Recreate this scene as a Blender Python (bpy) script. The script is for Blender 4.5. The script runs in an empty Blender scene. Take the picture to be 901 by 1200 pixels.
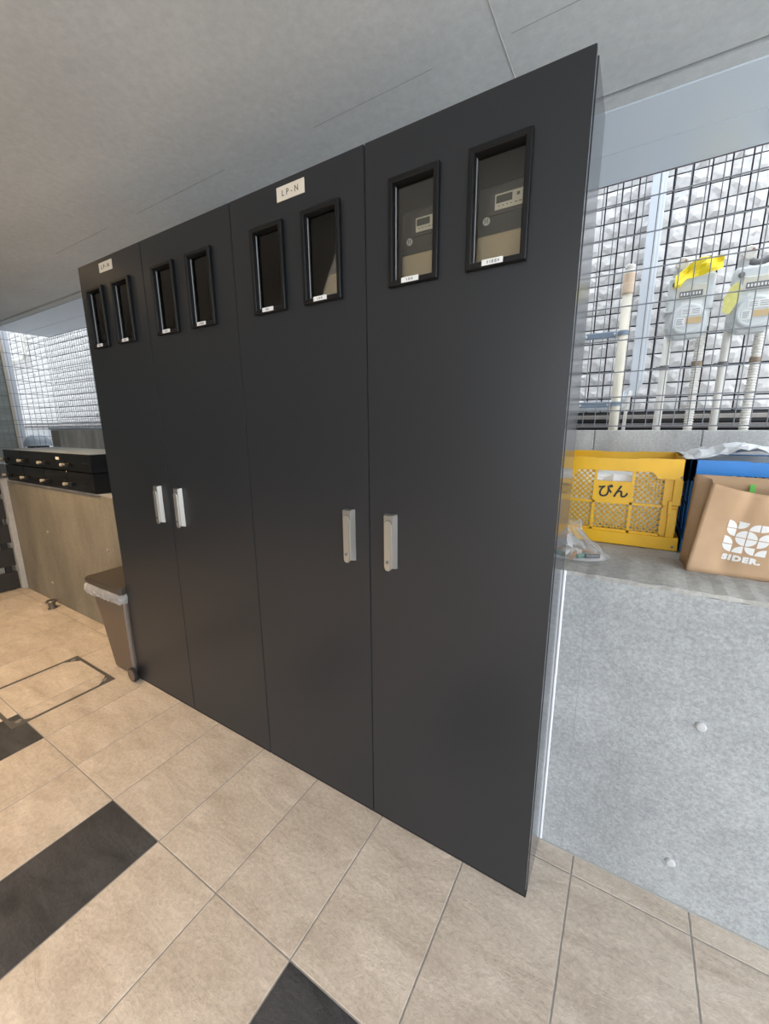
import bpy, bmesh, math, random
from mathutils import Matrix, Vector
random.seed(7)
scene = bpy.context.scene
C = scene.collection
R = random.uniform

# ------------------------------------------------------------------ camera
cam = bpy.data.cameras.new('camera'); cam.sensor_fit = 'HORIZONTAL'; cam.sensor_width = 36.0
cam.lens = 36.0 * 472.67 / 901.0; cam.clip_start = 0.02; cam.clip_end = 200
camo = bpy.data.objects.new('camera', cam); C.objects.link(camo)
rt = Vector((0.85522688, 0.51821377, -0.0064398)); up = Vector((-0.10318254, 0.18243676, 0.97778842))
fw = Vector((-0.50787828, 0.83556646, -0.20949544))
m4 = Matrix.Identity(4)
for i in range(3):
    m4[i][0] = rt[i]; m4[i][1] = up[i]; m4[i][2] = -fw[i]
m4.translation = Vector((1.22546673, -0.53842544, 1.36197726))
camo.matrix_world = m4
scene.camera = camo

# ------------------------------------------------------------------ sky, exposure
SKY = 2.2
w = bpy.data.worlds.new('sky'); scene.world = w; w.use_nodes = True
bg = w.node_tree.nodes['Background']; bg.inputs[0].default_value = (0.86, 0.925, 1.0, 1); bg.inputs[1].default_value = SKY
scene.view_settings.view_transform = 'Standard'; scene.view_settings.look = 'None'
scene.view_settings.gamma = 1.0; scene.view_settings.use_curve_mapping = False
scene.view_settings.exposure = 1.12
LAMP_W = 120.0            # each warm downlight

# ------------------------------------------------------------------ materials
MATS = {}
def nodes(name):
    m = bpy.data.materials.new(name); m.use_nodes = True
    nt = m.node_tree; b = nt.nodes['Principled BSDF']
    return m, nt, b
def plain(name, col, rough=.5, metal=0.0, spec=.5, coat=0.0, emit=None, alpha=None, noise=0.0, nscale=20, bump=0.0, bscale=80, trans=0.0, var=0.0):
    """principled with optional colour noise, bump and per-object variation"""
    if name in MATS: return MATS[name]
    m, nt, b = nodes(name)
    b.inputs['Base Color'].default_value = (*col, 1); b.inputs['Roughness'].default_value = rough
    b.inputs['Metallic'].default_value = metal; b.inputs['Specular IOR Level'].default_value = spec
    b.inputs['Coat Weight'].default_value = coat; b.inputs['Coat Roughness'].default_value = .08
    if trans: b.inputs['Transmission Weight'].default_value = trans
    if emit: b.inputs['Emission Color'].default_value = (*emit[0], 1); b.inputs['Emission Strength'].default_value = emit[1]
    L = nt.links
    tc = nt.nodes.new('ShaderNodeNewGeometry')
    if noise or var:
        n = nt.nodes.new('ShaderNodeTexNoise'); n.inputs['Scale'].default_value = nscale; n.inputs['Detail'].default_value = 6
        L.new(tc.outputs['Position'], n.inputs['Vector'])
        mr = nt.nodes.new('ShaderNodeMapRange'); mr.inputs[1].default_value = .25; mr.inputs[2].default_value = .75
        mr.inputs[3].default_value = 1 - noise; mr.inputs[4].default_value = 1 + noise
        L.new(n.outputs['Fac'], mr.inputs[0])
        val = mr.outputs[0]
        if var:
            oi = nt.nodes.new('ShaderNodeObjectInfo'); mv = nt.nodes.new('ShaderNodeMapRange')
            mv.inputs[3].default_value = 1 - var; mv.inputs[4].default_value = 1 + var
            L.new(oi.outputs['Random'], mv.inputs[0])
            mm = nt.nodes.new('ShaderNodeMath'); mm.operation = 'MULTIPLY'; L.new(val, mm.inputs[0]); L.new(mv.outputs[0], mm.inputs[1]); val = mm.outputs[0]
        vm = nt.nodes.new('ShaderNodeVectorMath'); vm.operation = 'SCALE'; vm.inputs[0].default_value = col
        L.new(val, vm.inputs['Scale']); L.new(vm.outputs[0], b.inputs['Base Color'])
    if bump:
        n2 = nt.nodes.new('ShaderNodeTexNoise'); n2.inputs['Scale'].default_value = bscale; n2.inputs['Detail'].default_value = 5
        L.new(tc.outputs['Position'], n2.inputs['Vector'])
        bp = nt.nodes.new('ShaderNodeBump'); bp.inputs['Strength'].default_value = bump; bp.inputs['Distance'].default_value = .004
        L.new(n2.outputs['Fac'], bp.inputs['Height']); L.new(bp.outputs[0], b.inputs['Normal'])
    MATS[name] = m
    return m

def concrete(name, c1, c2, big=1.6, fine=45, speck=.10, bump=.25, rough=.85, streak=(1, 1, 1)):
    m, nt, b = nodes(name); L = nt.links
    g = nt.nodes.new('ShaderNodeNewGeometry')
    mp = nt.nodes.new('ShaderNodeMapping'); mp.inputs['Scale'].default_value = streak; L.new(g.outputs['Position'], mp.inputs[0])
    n = nt.nodes.new('ShaderNodeTexNoise'); n.inputs['Scale'].default_value = big; n.inputs['Detail'].default_value = 8; n.inputs['Roughness'].default_value = .6
    L.new(mp.outputs[0], n.inputs['Vector'])
    cr = nt.nodes.new('ShaderNodeValToRGB'); cr.color_ramp.elements[0].position = .32; cr.color_ramp.elements[1].position = .68
    cr.color_ramp.elements[0].color = (*c1, 1); cr.color_ramp.elements[1].color = (*c2, 1); L.new(n.outputs['Fac'], cr.inputs[0])
    n2 = nt.nodes.new('ShaderNodeTexNoise'); n2.inputs['Scale'].default_value = fine; n2.inputs['Detail'].default_value = 6; n2.inputs['Roughness'].default_value = .75
    L.new(g.outputs['Position'], n2.inputs['Vector'])
    mr = nt.nodes.new('ShaderNodeMapRange'); mr.inputs[1].default_value = .3; mr.inputs[2].default_value = .7; mr.inputs[3].default_value = 1 - speck; mr.inputs[4].default_value = 1 + speck
    L.new(n2.outputs['Fac'], mr.inputs[0])
    vm = nt.nodes.new('ShaderNodeVectorMath'); vm.operation = 'SCALE'; L.new(cr.outputs[0], vm.inputs[0]); L.new(mr.outputs[0], vm.inputs['Scale'])
    L.new(vm.outputs[0], b.inputs['Base Color']); b.inputs['Roughness'].default_value = rough; b.inputs['Specular IOR Level'].default_value = .3
    bp = nt.nodes.new('ShaderNodeBump'); bp.inputs['Strength'].default_value = bump; bp.inputs['Distance'].default_value = .003
    L.new(n2.outputs['Fac'], bp.inputs['Height']); L.new(bp.outputs[0], b.inputs['Normal'])
    return m

def slate(name, c1, c2, bump=.85, rough=.7, spec=.35):
    """cleft stone tile: wavy directional relief, offset per tile"""
    m, nt, b = nodes(name); L = nt.links
    g = nt.nodes.new('ShaderNodeNewGeometry'); oi = nt.nodes.new('ShaderNodeObjectInfo')
    sc = nt.nodes.new('ShaderNodeVectorMath'); sc.operation = 'SCALE'; sc.inputs[0].default_value = (37, 17, 5); L.new(oi.outputs['Random'], sc.inputs['Scale'])
    ad = nt.nodes.new('ShaderNodeVectorMath'); ad.operation = 'ADD'; L.new(g.outputs['Position'], ad.inputs[0]); L.new(sc.outputs[0], ad.inputs[1])
    mp = nt.nodes.new('ShaderNodeMapping'); mp.inputs['Rotation'].default_value = (0, 0, .5); mp.inputs['Scale'].default_value = (1, 2.6, 1); L.new(ad.outputs[0], mp.inputs[0])
    n = nt.nodes.new('ShaderNodeTexNoise'); n.inputs['Scale'].default_value = 5; n.inputs['Detail'].default_value = 9; n.inputs['Roughness'].default_value = .62; n.inputs['Distortion'].default_value = .5
    L.new(mp.outputs[0], n.inputs['Vector'])
    n2 = nt.nodes.new('ShaderNodeTexNoise'); n2.inputs['Scale'].default_value = 75; n2.inputs['Detail'].default_value = 6; n2.inputs['Roughness'].default_value = .7; n2.inputs['Distortion'].default_value = .2
    L.new(ad.outputs[0], n2.inputs['Vector'])
    cr = nt.nodes.new('ShaderNodeValToRGB'); cr.color_ramp.elements[0].position = .3; cr.color_ramp.elements[1].position = .7
    cr.color_ramp.elements[0].color = (*c1, 1); cr.color_ramp.elements[1].color = (*c2, 1); L.new(n.outputs['Fac'], cr.inputs[0])
    mr = nt.nodes.new('ShaderNodeMapRange'); mr.inputs[1].default_value = .3; mr.inputs[2].default_value = .7; mr.inputs[3].default_value = .84; mr.inputs[4].default_value = 1.14
    L.new(n2.outputs['Fac'], mr.inputs[0])
    mv = nt.nodes.new('ShaderNodeMapRange'); mv.inputs[3].default_value = .94; mv.inputs[4].default_value = 1.06; L.new(oi.outputs['Random'], mv.inputs[0])
    mm = nt.nodes.new('ShaderNodeMath'); mm.operation = 'MULTIPLY'; L.new(mr.outputs[0], mm.inputs[0]); L.new(mv.outputs[0], mm.inputs[1])
    vm = nt.nodes.new('ShaderNodeVectorMath'); vm.operation = 'SCALE'; L.new(cr.outputs[0], vm.inputs[0]); L.new(mm.outputs[0], vm.inputs['Scale'])
    L.new(vm.outputs[0], b.inputs['Base Color']); b.inputs['Roughness'].default_value = rough; b.inputs['Specular IOR Level'].default_value = spec
    hs = nt.nodes.new('ShaderNodeMath'); hs.operation = 'MULTIPLY_ADD'; hs.inputs[1].default_value = .45; L.new(n2.outputs['Fac'], hs.inputs[0]); L.new(n.outputs['Fac'], hs.inputs[2])
    bp = nt.nodes.new('ShaderNodeBump'); bp.inputs['Strength'].default_value = bump; bp.inputs['Distance'].default_value = .006
    L.new(hs.outputs[0], bp.inputs['Height']); L.new(bp.outputs[0], b.inputs['Normal'])
    return m

def clear(name, tint=(.9, .9, .9), rough=.03, ior=1.45, extra=0.0, col=(1, 1, 1)):
    """thin clear sheet: see-through with a Fresnel reflection"""
    m = bpy.data.materials.new(name); m.use_nodes = True; nt = m.node_tree; nt.nodes.clear(); L = nt.links
    o = nt.nodes.new('ShaderNodeOutputMaterial'); mx = nt.nodes.new('ShaderNodeMixShader'); t = nt.nodes.new('ShaderNodeBsdfTransparent'); g = nt.nodes.new('ShaderNodeBsdfPrincipled')
    t.inputs[0].default_value = (*tint, 1); g.inputs['Base Color'].default_value = (*col, 1); g.inputs['Roughness'].default_value = rough
    f = nt.nodes.new('ShaderNodeFresnel'); f.inputs[0].default_value = ior
    ad = nt.nodes.new('ShaderNodeMath'); ad.operation = 'ADD'; ad.use_clamp = True; ad.inputs[1].default_value = extra; L.new(f.outputs[0], ad.inputs[0])
    if extra == 0:
        g2 = nt.nodes.new('ShaderNodeBsdfGlossy'); g2.inputs['Roughness'].default_value = rough; g = g2
    L.new(ad.outputs[0], mx.inputs[0]); L.new(t.outputs[0], mx.inputs[1]); L.new(g.outputs[0], mx.inputs[2]); L.new(mx.outputs[0], o.inputs[0])
    return m

M_wall = concrete('wall_concrete', (.27, .28, .28), (.40, .41, .41), big=2.2, fine=120, speck=.30, bump=.45)
M_ledge = concrete('ledge_concrete', (.24, .23, .215), (.46, .45, .42), big=5, fine=60, speck=.2, bump=.4)
M_ceil = concrete('ceiling_concrete', (.61, .64, .65), (.75, .78, .79), big=1.3, fine=38, speck=.08, bump=.22, streak=(.6, 1.2, 1))
M_block = concrete('block_concrete', (.38, .375, .36), (.62, .61, .59), big=7, fine=110, speck=.22, bump=.6, streak=(1, 1, .4))
M_board = concrete('board_form_concrete', (.20, .215, .20), (.31, .33, .31), big=2, fine=40, speck=.12, bump=.3, streak=(.4, .4, 5))
M_street = concrete('street_paving', (.46, .46, .45), (.58, .58, .57), big=.7)
M_plaster = concrete('warm_plaster', (.42, .37, .30), (.52, .46, .37), big=.9, fine=30, speck=.05, bump=.15)
M_tile = slate('beige_slate', (.41, .335, .265), (.58, .495, .41))
M_dark = slate('charcoal_slate', (.026, .025, .026), (.066, .063, .064), bump=.9)
M_grout = plain('grout', (.26, .245, .225), .9, noise=.15, nscale=60)
M_paint = plain('cabinet_paint', (.0205, .0218, .0245), .36, spec=.45, noise=.05, nscale=300, bump=.03, bscale=500)
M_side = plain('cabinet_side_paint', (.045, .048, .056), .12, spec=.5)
M_black = plain('black_plastic', (.007, .007, .0075), .35, spec=.3)
M_rubber = plain('black_rubber', (.012, .012, .012), .7)
M_chrome = plain('satin_chrome', (.36, .345, .315), .33, metal=.7)
M_steel = plain('galvanised_steel', (.60, .62, .64), .38, metal=.8, noise=.1, nscale=40)
M_wire = plain('weathered_wire', (.20, .21, .225), .42, metal=.25, noise=.15, nscale=40)
M_plate = plain('cream_label', (.78, .70, .58), .55)
M_white = plain('white_label', (.80, .79, .76), .5)
M_ink = plain('print_ink', (.10, .085, .07), .7)
M_glass = clear('window_glass', (.92, .91, .88), .02, 1.5)
M_inside = plain('cabinet_inside', (.07, .062, .05), .6, noise=.12, nscale=9)
M_meter = plain('meter_case', (.085, .08, .073), .35)
M_face = plain('meter_faceplate', (.86, .80, .66), .5)
M_lcd = plain('meter_display', (.10, .10, .085), .25)
M_soffit = plain('soffit_metal', (.74, .82, .91), .32, metal=.15, spec=.5, bump=.05, bscale=3.0)
M_clad = plain('cladding_stone', (.70, .68, .665), .75, noise=.07, nscale=30, bump=.25, bscale=70, var=.07)
M_joint = plain('cladding_joint', (.012, .013, .020), .8)
M_flash = plain('base_flashing', (.34, .31, .28), .5, noise=.1)
M_flashd = plain('base_flashing_dark', (.02, .02, .022), .5)
M_down = plain('white_pvc', (.66, .70, .75), .3)
M_cream = plain('cream_pvc', (.72, .66, .54), .4, noise=.06)
M_creamw = plain('pale_pvc', (.74, .71, .65), .4, noise=.06)
M_cap = plain('aged_pvc', (.66, .50, .36), .5, noise=.08)
M_clamp = plain('blue_grey_steel', (.20, .26, .33), .45)
M_gas = plain('meter_grey', (.62, .645, .64), .42, noise=.05)
M_gasd = plain('dark_grey_trim', (.16, .16, .16), .5)  # plain dark grey for bolts, clamps, rivets and small trim
M_orange = plain('orange_sticker', (.62, .45, .24), .6)
M_tag = plain('yellow_tag', (.95, .74, .02), .5, noise=.06, nscale=50)
M_tag2 = plain('pale_yellow_tag', (.70, .66, .22), .5, noise=.08, nscale=50)
M_yel = plain('yellow_plastic', (.76, .42, .008), .42, noise=.10, nscale=14)
M_blue = plain('blue_plastic', (.012, .19, .56), .38, noise=.08, nscale=14)
M_kraft = plain('kraft_paper', (.50, .325, .19), .75, noise=.05, nscale=25, bump=.08, bscale=260)
M_kraft2 = plain('kraft_paper_inside', (.42, .275, .16), .8)
M_print = plain('white_print', (.80, .79, .77), .6)
M_green = plain('green_tape', (.10, .42, .05), .5)
M_poly = clear('polythene', (.95, .96, .97), .18, 1.4, .28, (.80, .80, .80))
M_clearbag = clear('clear_bag', (.97, .97, .97), .12, 1.35, .07, (.9, .9, .9))
M_binb = plain('bin_brown', (.115, .082, .058), .4, noise=.05)
M_lid = plain('bin_lid_brown', (.055, .043, .033), .38)
M_mail = plain('mailbox_black', (.007, .007, .0075), .2, spec=.28)
M_mailtop = plain('mailbox_top_grey', (.20, .22, .215), .5, noise=.12, nscale=6)
M_slat = plain('dark_wood', (.020, .017, .015), .55, noise=.25, nscale=22)
M_post = plain('white_post', (.58, .60, .64), .5)
M_buff = plain('buff_trim', (.50, .43, .34), .6)
M_dome = plain('grey_dome', (.36, .41, .46), .35)
M_lampw = plain('lamp_trim', (.75, .74, .72), .4)
M_lampe = plain('lamp_disc', (.9, .8, .6), .4, emit=((1.0, .70, .36), 14))
M_batt = [plain('battery_silver', (.55, .55, .56), .35, metal=.6), plain('battery_white', (.72, .72, .72), .4), plain('battery_copper', (.55, .33, .18), .4, metal=.4), plain('battery_green', (.10, .22, .16), .4), plain('battery_black', (.03, .03, .03), .4)]

# ------------------------------------------------------------------ helpers
def link_mesh(name, bm, mat, parent=None, loc=(0, 0, 0), rotz=0, smooth=False):
    me = bpy.data.meshes.new(name); bm.normal_update(); bm.to_mesh(me); bm.free()
    if mat is not None:
        for x in (mat if isinstance(mat, (list, tuple)) else [mat]): me.materials.append(x)
    if smooth:
        for p in me.polygons: p.use_smooth = True
    return link(name, me, parent, loc, rotz)
def link(name, me, parent=None, loc=(0, 0, 0), rotz=0):
    o = bpy.data.objects.new(name, me); C.objects.link(o); o.location = loc; o.rotation_euler = (0, 0, rotz)
    if parent is not None: o.parent = parent
    return o
def thing(name, label, cat, loc=(0, 0, 0), rotz=0, group=None):
    o = bpy.data.objects.new(name, None); C.objects.link(o); o.empty_display_size = .05
    o.location = loc; o.rotation_euler = (0, 0, rotz)
    return tag(o, label, cat, group)
def tag(o, label, cat, group=None):
    o['label'] = label; o['category'] = cat
    if group: o['group'] = group
    return o
def struct(o, label=None, cat=None):
    o['kind'] = 'structure'
    if label: o['label'] = label
    if cat: o['category'] = cat
    return o
def dup(o, parent=None, loc=None):
    c = o.copy(); C.objects.link(c)
    if parent is not None: c.parent = parent
    if loc is not None: c.location = loc
    for ch in list(o.children): dup(ch, c)
    return c
def box(bm, x0, x1, y0, y1, z0, z1, bev=0, seg=1, mi=0):
    vs = [bm.verts.new((x, y, z)) for x in (x0, x1) for y in (y0, y1) for z in (z0, z1)]
    idx = [(0, 1, 3, 2), (4, 6, 7, 5), (0, 4, 5, 1), (2, 3, 7, 6), (0, 2, 6, 4), (1, 5, 7, 3)]
    fs = [bm.faces.new([vs[i] for i in f]) for f in idx]
    for f in fs: f.material_index = mi
    if bev:
        es = list({e for f in fs for e in f.edges})
        bmesh.ops.bevel(bm, geom=es, offset=bev, segments=seg, affect='EDGES', profile=.5)
def bx(x0, x1, y0, y1, z0, z1, bev=0, seg=1):
    bm = bmesh.new(); box(bm, x0, x1, y0, y1, z0, z1, bev, seg); return bm
def tube(bm, pts, r, n=10, cap=True):
    """swept tube through pts; r number or list"""
    pts = [Vector(p) for p in pts]; rings = []
    prev = None
    for i, p in enumerate(pts):
        d = (pts[min(i + 1, len(pts) - 1)] - pts[max(i - 1, 0)]).normalized()
        if prev is None:
            a = d.orthogonal().normalized()
        else:
            a = (prev - d * prev.dot(d)).normalized()
        prev = a; b = d.cross(a); rr = r[i] if isinstance(r, (list, tuple)) else r
        rings.append([bm.verts.new(p + (a * math.cos(2 * math.pi * k / n) + b * math.sin(2 * math.pi * k / n)) * rr) for k in range(n)])
    for u, v in zip(rings, rings[1:]):
        for k in range(n): bm.faces.new((u[k], u[(k + 1) % n], v[(k + 1) % n], v[k]))
    if cap: bm.faces.new(rings[0][::-1]); bm.faces.new(rings[-1])
def lathe(bm, prof, n=24, axis='z', origin=(0, 0, 0)):
    """prof: list of (radius, height)"""
    ox, oy, oz = origin; rings = []
    for r, h in prof:
        ring = []
        for k in range(n):
            a = 2 * math.pi * k / n; c, s = math.cos(a) * r, math.sin(a) * r
            if axis == 'z': p = (ox + c, oy + s, oz + h)
            elif axis == 'y': p = (ox + c, oy + h, oz + s)
            else: p = (ox + h, oy + c, oz + s)
            ring.append(bm.verts.new(p))
        rings.append(ring)
    for u, v in zip(rings, rings[1:]):
        for k in range(n): bm.faces.new((u[k], u[(k + 1) % n], v[(k + 1) % n], v[k]))
    bm.faces.new(rings[0]); bm.faces.new(rings[-1])
    bmesh.ops.recalc_face_normals(bm, faces=bm.faces)
def ring_frame(bm, x0, x1, z0, z1, prof):
    """rectangular picture-frame ring in the xz plane; prof: (inset, y) closed profile"""
    loops = []
    for ins, y in prof:
        loops.append([bm.verts.new(p) for p in ((x0 + ins, y, z0 + ins), (x1 - ins, y, z0 + ins), (x1 - ins, y, z1 - ins), (x0 + ins, y, z1 - ins))])
    for a, b in zip(loops, loops[1:] + loops[:1]):
        for k in range(4): bm.faces.new((a[k], a[(k + 1) % 4], b[(k + 1) % 4], b[k]))
    bmesh.ops.recalc_face_normals(bm, faces=bm.faces)
def plate_holes(bm, xs, zs, holes, y0, y1):
    """plate in xz with rectangular holes (cells), thickness y0..y1"""
    V = {}
    def v(i, j):
        if (i, j) not in V: V[(i, j)] = bm.verts.new((xs[i], y0, zs[j]))
        return V[(i, j)]
    fs = []
    for i in range(len(xs) - 1):
        for j in range(len(zs) - 1):
            if (i, j) not in holes: fs.append(bm.faces.new((v(i, j), v(i + 1, j), v(i + 1, j + 1), v(i, j + 1))))
    r = bmesh.ops.extrude_face_region(bm, geom=fs)
    for e in r['geom']:
        if isinstance(e, bmesh.types.BMVert): e.co.y = y1
    bmesh.ops.recalc_face_normals(bm, faces=bm.faces)
def text_bm(body, size, bold=0.0, depth=.0004, space=1.0):
    """text as flat solid mesh in x (right) / z (up), front at y = 0, centred"""
    cu = bpy.data.curves.new('text', 'FONT'); cu.body = body; cu.size = size; cu.align_x = 'CENTER'; cu.align_y = 'CENTER'; cu.space_character = space
    cu.offset = bold; cu.extrude = depth; cu.resolution_u = 4
    o = bpy.data.objects.new('text', cu); C.objects.link(o)
    dg = bpy.context.evaluated_depsgraph_get(); me = bpy.data.meshes.new_from_object(o.evaluated_get(dg))
    bpy.data.objects.remove(o); bpy.data.curves.remove(cu)
    bm = bmesh.new(); bm.from_mesh(me); bpy.data.meshes.remove(me)
    for v in bm.verts: v.co = Vector((v.co.x, -v.co.z - depth, v.co.y))
    return bm

# ================================================================== SETTING
YC, YW, H = .457, .67, 2.06         # door plane, low wall face, cabinet height
ZL, ZC = .952, 2.40                 # ledge height, ceiling height
ZT = 4.0                            # top of the ceiling slab, its unseen mass raised to shade the cladding
YS, YF = 1.245, 1.73                # soffit start, fence plane
# ---- floor with individual tiles (0.3 x 0.6 m)
floor = struct(link_mesh('floor', bx(-5.6, 3.6, -3.2, YW, -.12, -.0016), M_grout))
def tile_mesh(x0, x1, y0, y1):
    g = .0020; cx, cy = (x0 + x1) / 2, (y0 + y1) / 2; hx, hy = (x1 - x0) / 2 - g, (y1 - y0) / 2 - g
    bm = bx(-hx, hx, -hy, hy, -.004, 0, .0012); me = bpy.data.meshes.new('floor_tile'); bm.to_mesh(me); bm.free(); return me
rows = [(-3.0, -2.4), (-2.4, -1.8), (-1.8, -1.2), (-1.2, -.6), (-.6, 0), (0, .6), (.6, YW)]
cache = {}
for (y0, y1) in rows:
    for i in range(-12, 10):
        x0 = i * .3
        dark = (y0 == -.6 and i % 3 == 2) or (y0 == -1.8 and i % 3 == 0)
        key = (round(y1 - y0, 3), dark)
        if key not in cache:
            cache[key] = tile_mesh(0, .3, y0, y1); cache[key].materials.append(M_dark if dark else M_tile)
        link('floor_tile', cache[key], floor, (x0 + .15, (y0 + y1) / 2, R(-.0003, .0003)))
struct(link_mesh('ground_street', bx(-30, 40, -40, 30, -.4, -.15), M_street))
# ---- low concrete wall with ledge
wl = struct(link_mesh('wall_low', bx(-.1, 3.6, YW, 1.60, -.1, ZL - .012), M_wall))
wl2 = struct(link_mesh('wall_low', bx(-3.2, -.1, YW, 1.60, -.1, ZL - .012), concrete('lamp_toned_concrete', (.18, .155, .115), (.275, .24, .18), big=2.6, fine=60, speck=.12, streak=(1.5, 1, .6))))  # same wall; the warm dim lamplight is painted into this half's colour
bm = bx(-3.2, 3.6, YW - .001, 1.60, ZL - .012, ZL)
bmesh.ops.subdivide_edges(bm, edges=[e for e in bm.edges if abs(e.verts[0].co.x - e.verts[1].co.x) > 1], cuts=260)
for v in bm.verts:
    if v.co.y < YW + .01: v.co.y += R(-.001, .004); v.co.z += R(-.002, .0015)
link_mesh('ledge_top', bm, M_ledge, wl)
M_plug = plain('plug_mortar', (.46, .46, .46), .8)
for (x, z) in ((1.455, .587), (1.442, .133), (2.35, .587), (2.35, .133), (-1.6, .587), (-1.6, .133), (-2.5, .587), (-2.595, .16)):
    b2 = bmesh.new(); lathe(b2, [(.0125, .002), (.0125, -.0035), (.009, -.0075), (.002, -.0085)], 18, 'y', (x, YW, z)); link_mesh('form_tie_plug', b2, M_plug if x > 0 else plain('lamp_toned_plug', (.30, .27, .21), .8), wl if x > 0 else wl2)  # left plugs carry the same painted lamplight tone as their wall
link_mesh('sealant_bead', bx(1.0945, 1.1015, YW - .004, YW + .002, 0, ZL, .0015), plain('sealant', (.75, .76, .78), .4), wl)
link_mesh('form_seam', bx(1.162, 1.1632, YW - .0006, YW + .002, .0, ZL - .02), plain('seam_grey', (.26, .27, .28), .9), wl)
link_mesh('floor_joint', bx(1.1, 3.6, YW - .006, YW + .001, -.002, .0015), plain('joint_filler', (.36, .35, .32), .8), wl)
struct(link_mesh('wall_pillar', bx(-3.235, -3.14, .635, .70, 0, .955, .004), concrete('pillar_concrete', (.34, .33, .31), (.44, .43, .41))))
# ---- block curb wall behind the ledge
cb = struct(link_mesh('wall_curb', bx(-4.75, 3.6, 1.604, 1.75, .5, 1.333), M_grout))
blk = bpy.data.meshes.new('concrete_block'); b2 = bx(-.1985, .1985, -.004, .05, -.0985, .0985, .003); b2.to_mesh(b2_me := blk); b2.free(); blk.materials.append(M_block)
for r in range(2):
    for i in range(-15, 7):
        x = 1.27 + i * .4 + (.2 if r else 0)
        if -4.75 < x - .2 and x + .2 < 3.65: link('concrete_block', blk, cb, (x, 1.604, 1.2365 - r * .2))
link_mesh('base_rail', bx(-4.75, -1.2, 1.59, 1.62, 1.337, 1.362, .002), plain('rail_grey', (.50, .54, .60), .35, metal=.5), cb)
# ---- ceiling slab with drip groove and formwork seams
bm = bmesh.new(); box(bm, -13, 2.9, -2.6, 1.165, ZC, ZT); box(bm, -13, 2.9, 1.165, 1.19, ZC + .045, ZT); box(bm, -13, 2.9, 1.19, YS, ZC, ZT)
ceil = struct(link_mesh('ceiling', bm, M_ceil))
M_seam = plain('seam_fin', (.55, .55, .54), .9)
link_mesh('formwork_seam', bx(.8015, .8040, -2.6, 1.16, ZC - .0015, ZC + .001), M_seam, ceil)
M_seamd = plain('seam_darker', (.40, .41, .40), .9)  # darker grey for the formwork joint lines
for (x0, x1, y) in ((-1.9, -1.3, .765), (-1.0, -.33, .768), (.14, .60, .778), (.83, 1.04, .79)):
    link_mesh('formwork_joint', bx(x0, x1, y, y + .0022, ZC - .0006, ZC + .001), M_seamd, ceil)
link_mesh('formwork_joint', bx(-1.306, -1.304, -.4, .62, ZC - .0006, ZC + .001), M_seamd, ceil)
# ---- glossy metal soffit outside the slab edge
sf = struct(link_mesh('ceiling_soffit', bx(-4.75, 3.6, YS, YF + .01, ZC + .004, 2.70), M_soffit))
for (y0, y1) in ((YS + .001, 1.500), (1.503, YF + .006)):
    link_mesh('soffit_panel', bx(-4.75, 3.6, y0, y1, ZC - .004, ZC + .004, .0012), M_soffit, sf)
link_mesh('soffit_edge_trim', bx(-4.75, 3.6, YF + .006, YF + .012, ZC - .006, 2.70), plain('trim_brown', (.13, .11, .12), .5), sf)
# ---- rest of the room
struct(link_mesh('wall_left', bx(-5.9, -5.6, -3.2, 1.53, 0, 2.85), M_board))
for k in range(1, 16): link_mesh('board_joint', bx(-5.602, -5.597, -3.2, 1.53, k * .16, k * .16 + .004), plain('board_joint', (.11, .115, .105), .9), bpy.data.objects['wall_left'])
struct(link_mesh('wall_rear', bx(-5.9, .6, -3.5, -3.2, 0, 2.85), M_plaster))
po = struct(link_mesh('trim_post', bx(-5.63, -5.57, 1.557, 1.625, .6, 2.9), M_post)); link_mesh('post_strip', bx(-5.63, -5.575, 1.53, 1.557, .6, 2.9), M_buff, po)
struct(link_mesh('wall_return', bx(-7.5, -4.76, 2.0, 2.12, .5, 1.335), concrete('pale_concrete', (.50, .50, .51), (.66, .66, .67), big=4, streak=(2, 1, .4))))
# ---- neighbouring building: rough square stone cladding with dark joints
YN = 2.56; PX, PZ = .0845, .0865; Z0 = 1.435
nw = struct(link_mesh('wall_neighbour', bx(-13, 4.2, YN + .004, YN + .3, -.1, 4.6), M_joint))
def stone_bm(bm, cx, cy, cz, rnd, hx=.0384, hz=.0394):
    n = 4; V = []
    for j in range(n):
        for i in range(n):
            e = i in (0, n - 1) or j in (0, n - 1)
            x = cx - hx + 2 * hx * i / (n - 1) + (0 if i in (0, n - 1) else rnd.uniform(-.006, .006)); z = cz - hz + 2 * hz * j / (n - 1) + (0 if j in (0, n - 1) else rnd.uniform(-.006, .006))
            d = rnd.uniform(.0, .004) if e else rnd.uniform(.004, .018)
            V.append(bm.verts.new((x, cy - d, z)))
    for j in range(n - 1):
        for i in range(n - 1):
            a, b, c, d = V[j * n + i], V[j * n + i + 1], V[(j + 1) * n + i + 1], V[(j + 1) * n + i]
            if rnd.random() < .5: bm.faces.new((a, b, c)); bm.faces.new((a, c, d))
            else: bm.faces.new((a, b, d)); bm.faces.new((b, c, d))
    B = [bm.verts.new((cx + sx * hx, cy + .006, cz + sz * hz)) for sx, sz in ((-1, -1), (1, -1), (1, 1), (-1, 1))]
    sides = [[V[i] for i in range(n)], [V[j * n + n - 1] for j in range(n)], [V[n * n - 1 - i] for i in range(n)], [V[(n - 1 - j) * n] for j in range(n)]]
    for k in range(4): bm.faces.new([B[k], B[(k + 1) % 4]] + sides[k][::-1])
rnd = random.Random(3); variants = []
for k in range(12):
    b2 = bmesh.new(); stone_bm(b2, 0, 0, 0, rnd); me = bpy.data.meshes.new('cladding_stone'); b2.normal_update(); b2.to_mesh(me); b2.free(); me.materials.append(M_clad); variants.append(me)
XA = 1.318 - PX / 2     # a joint line
cols = range(-4, 11); nrow = 18
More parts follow.
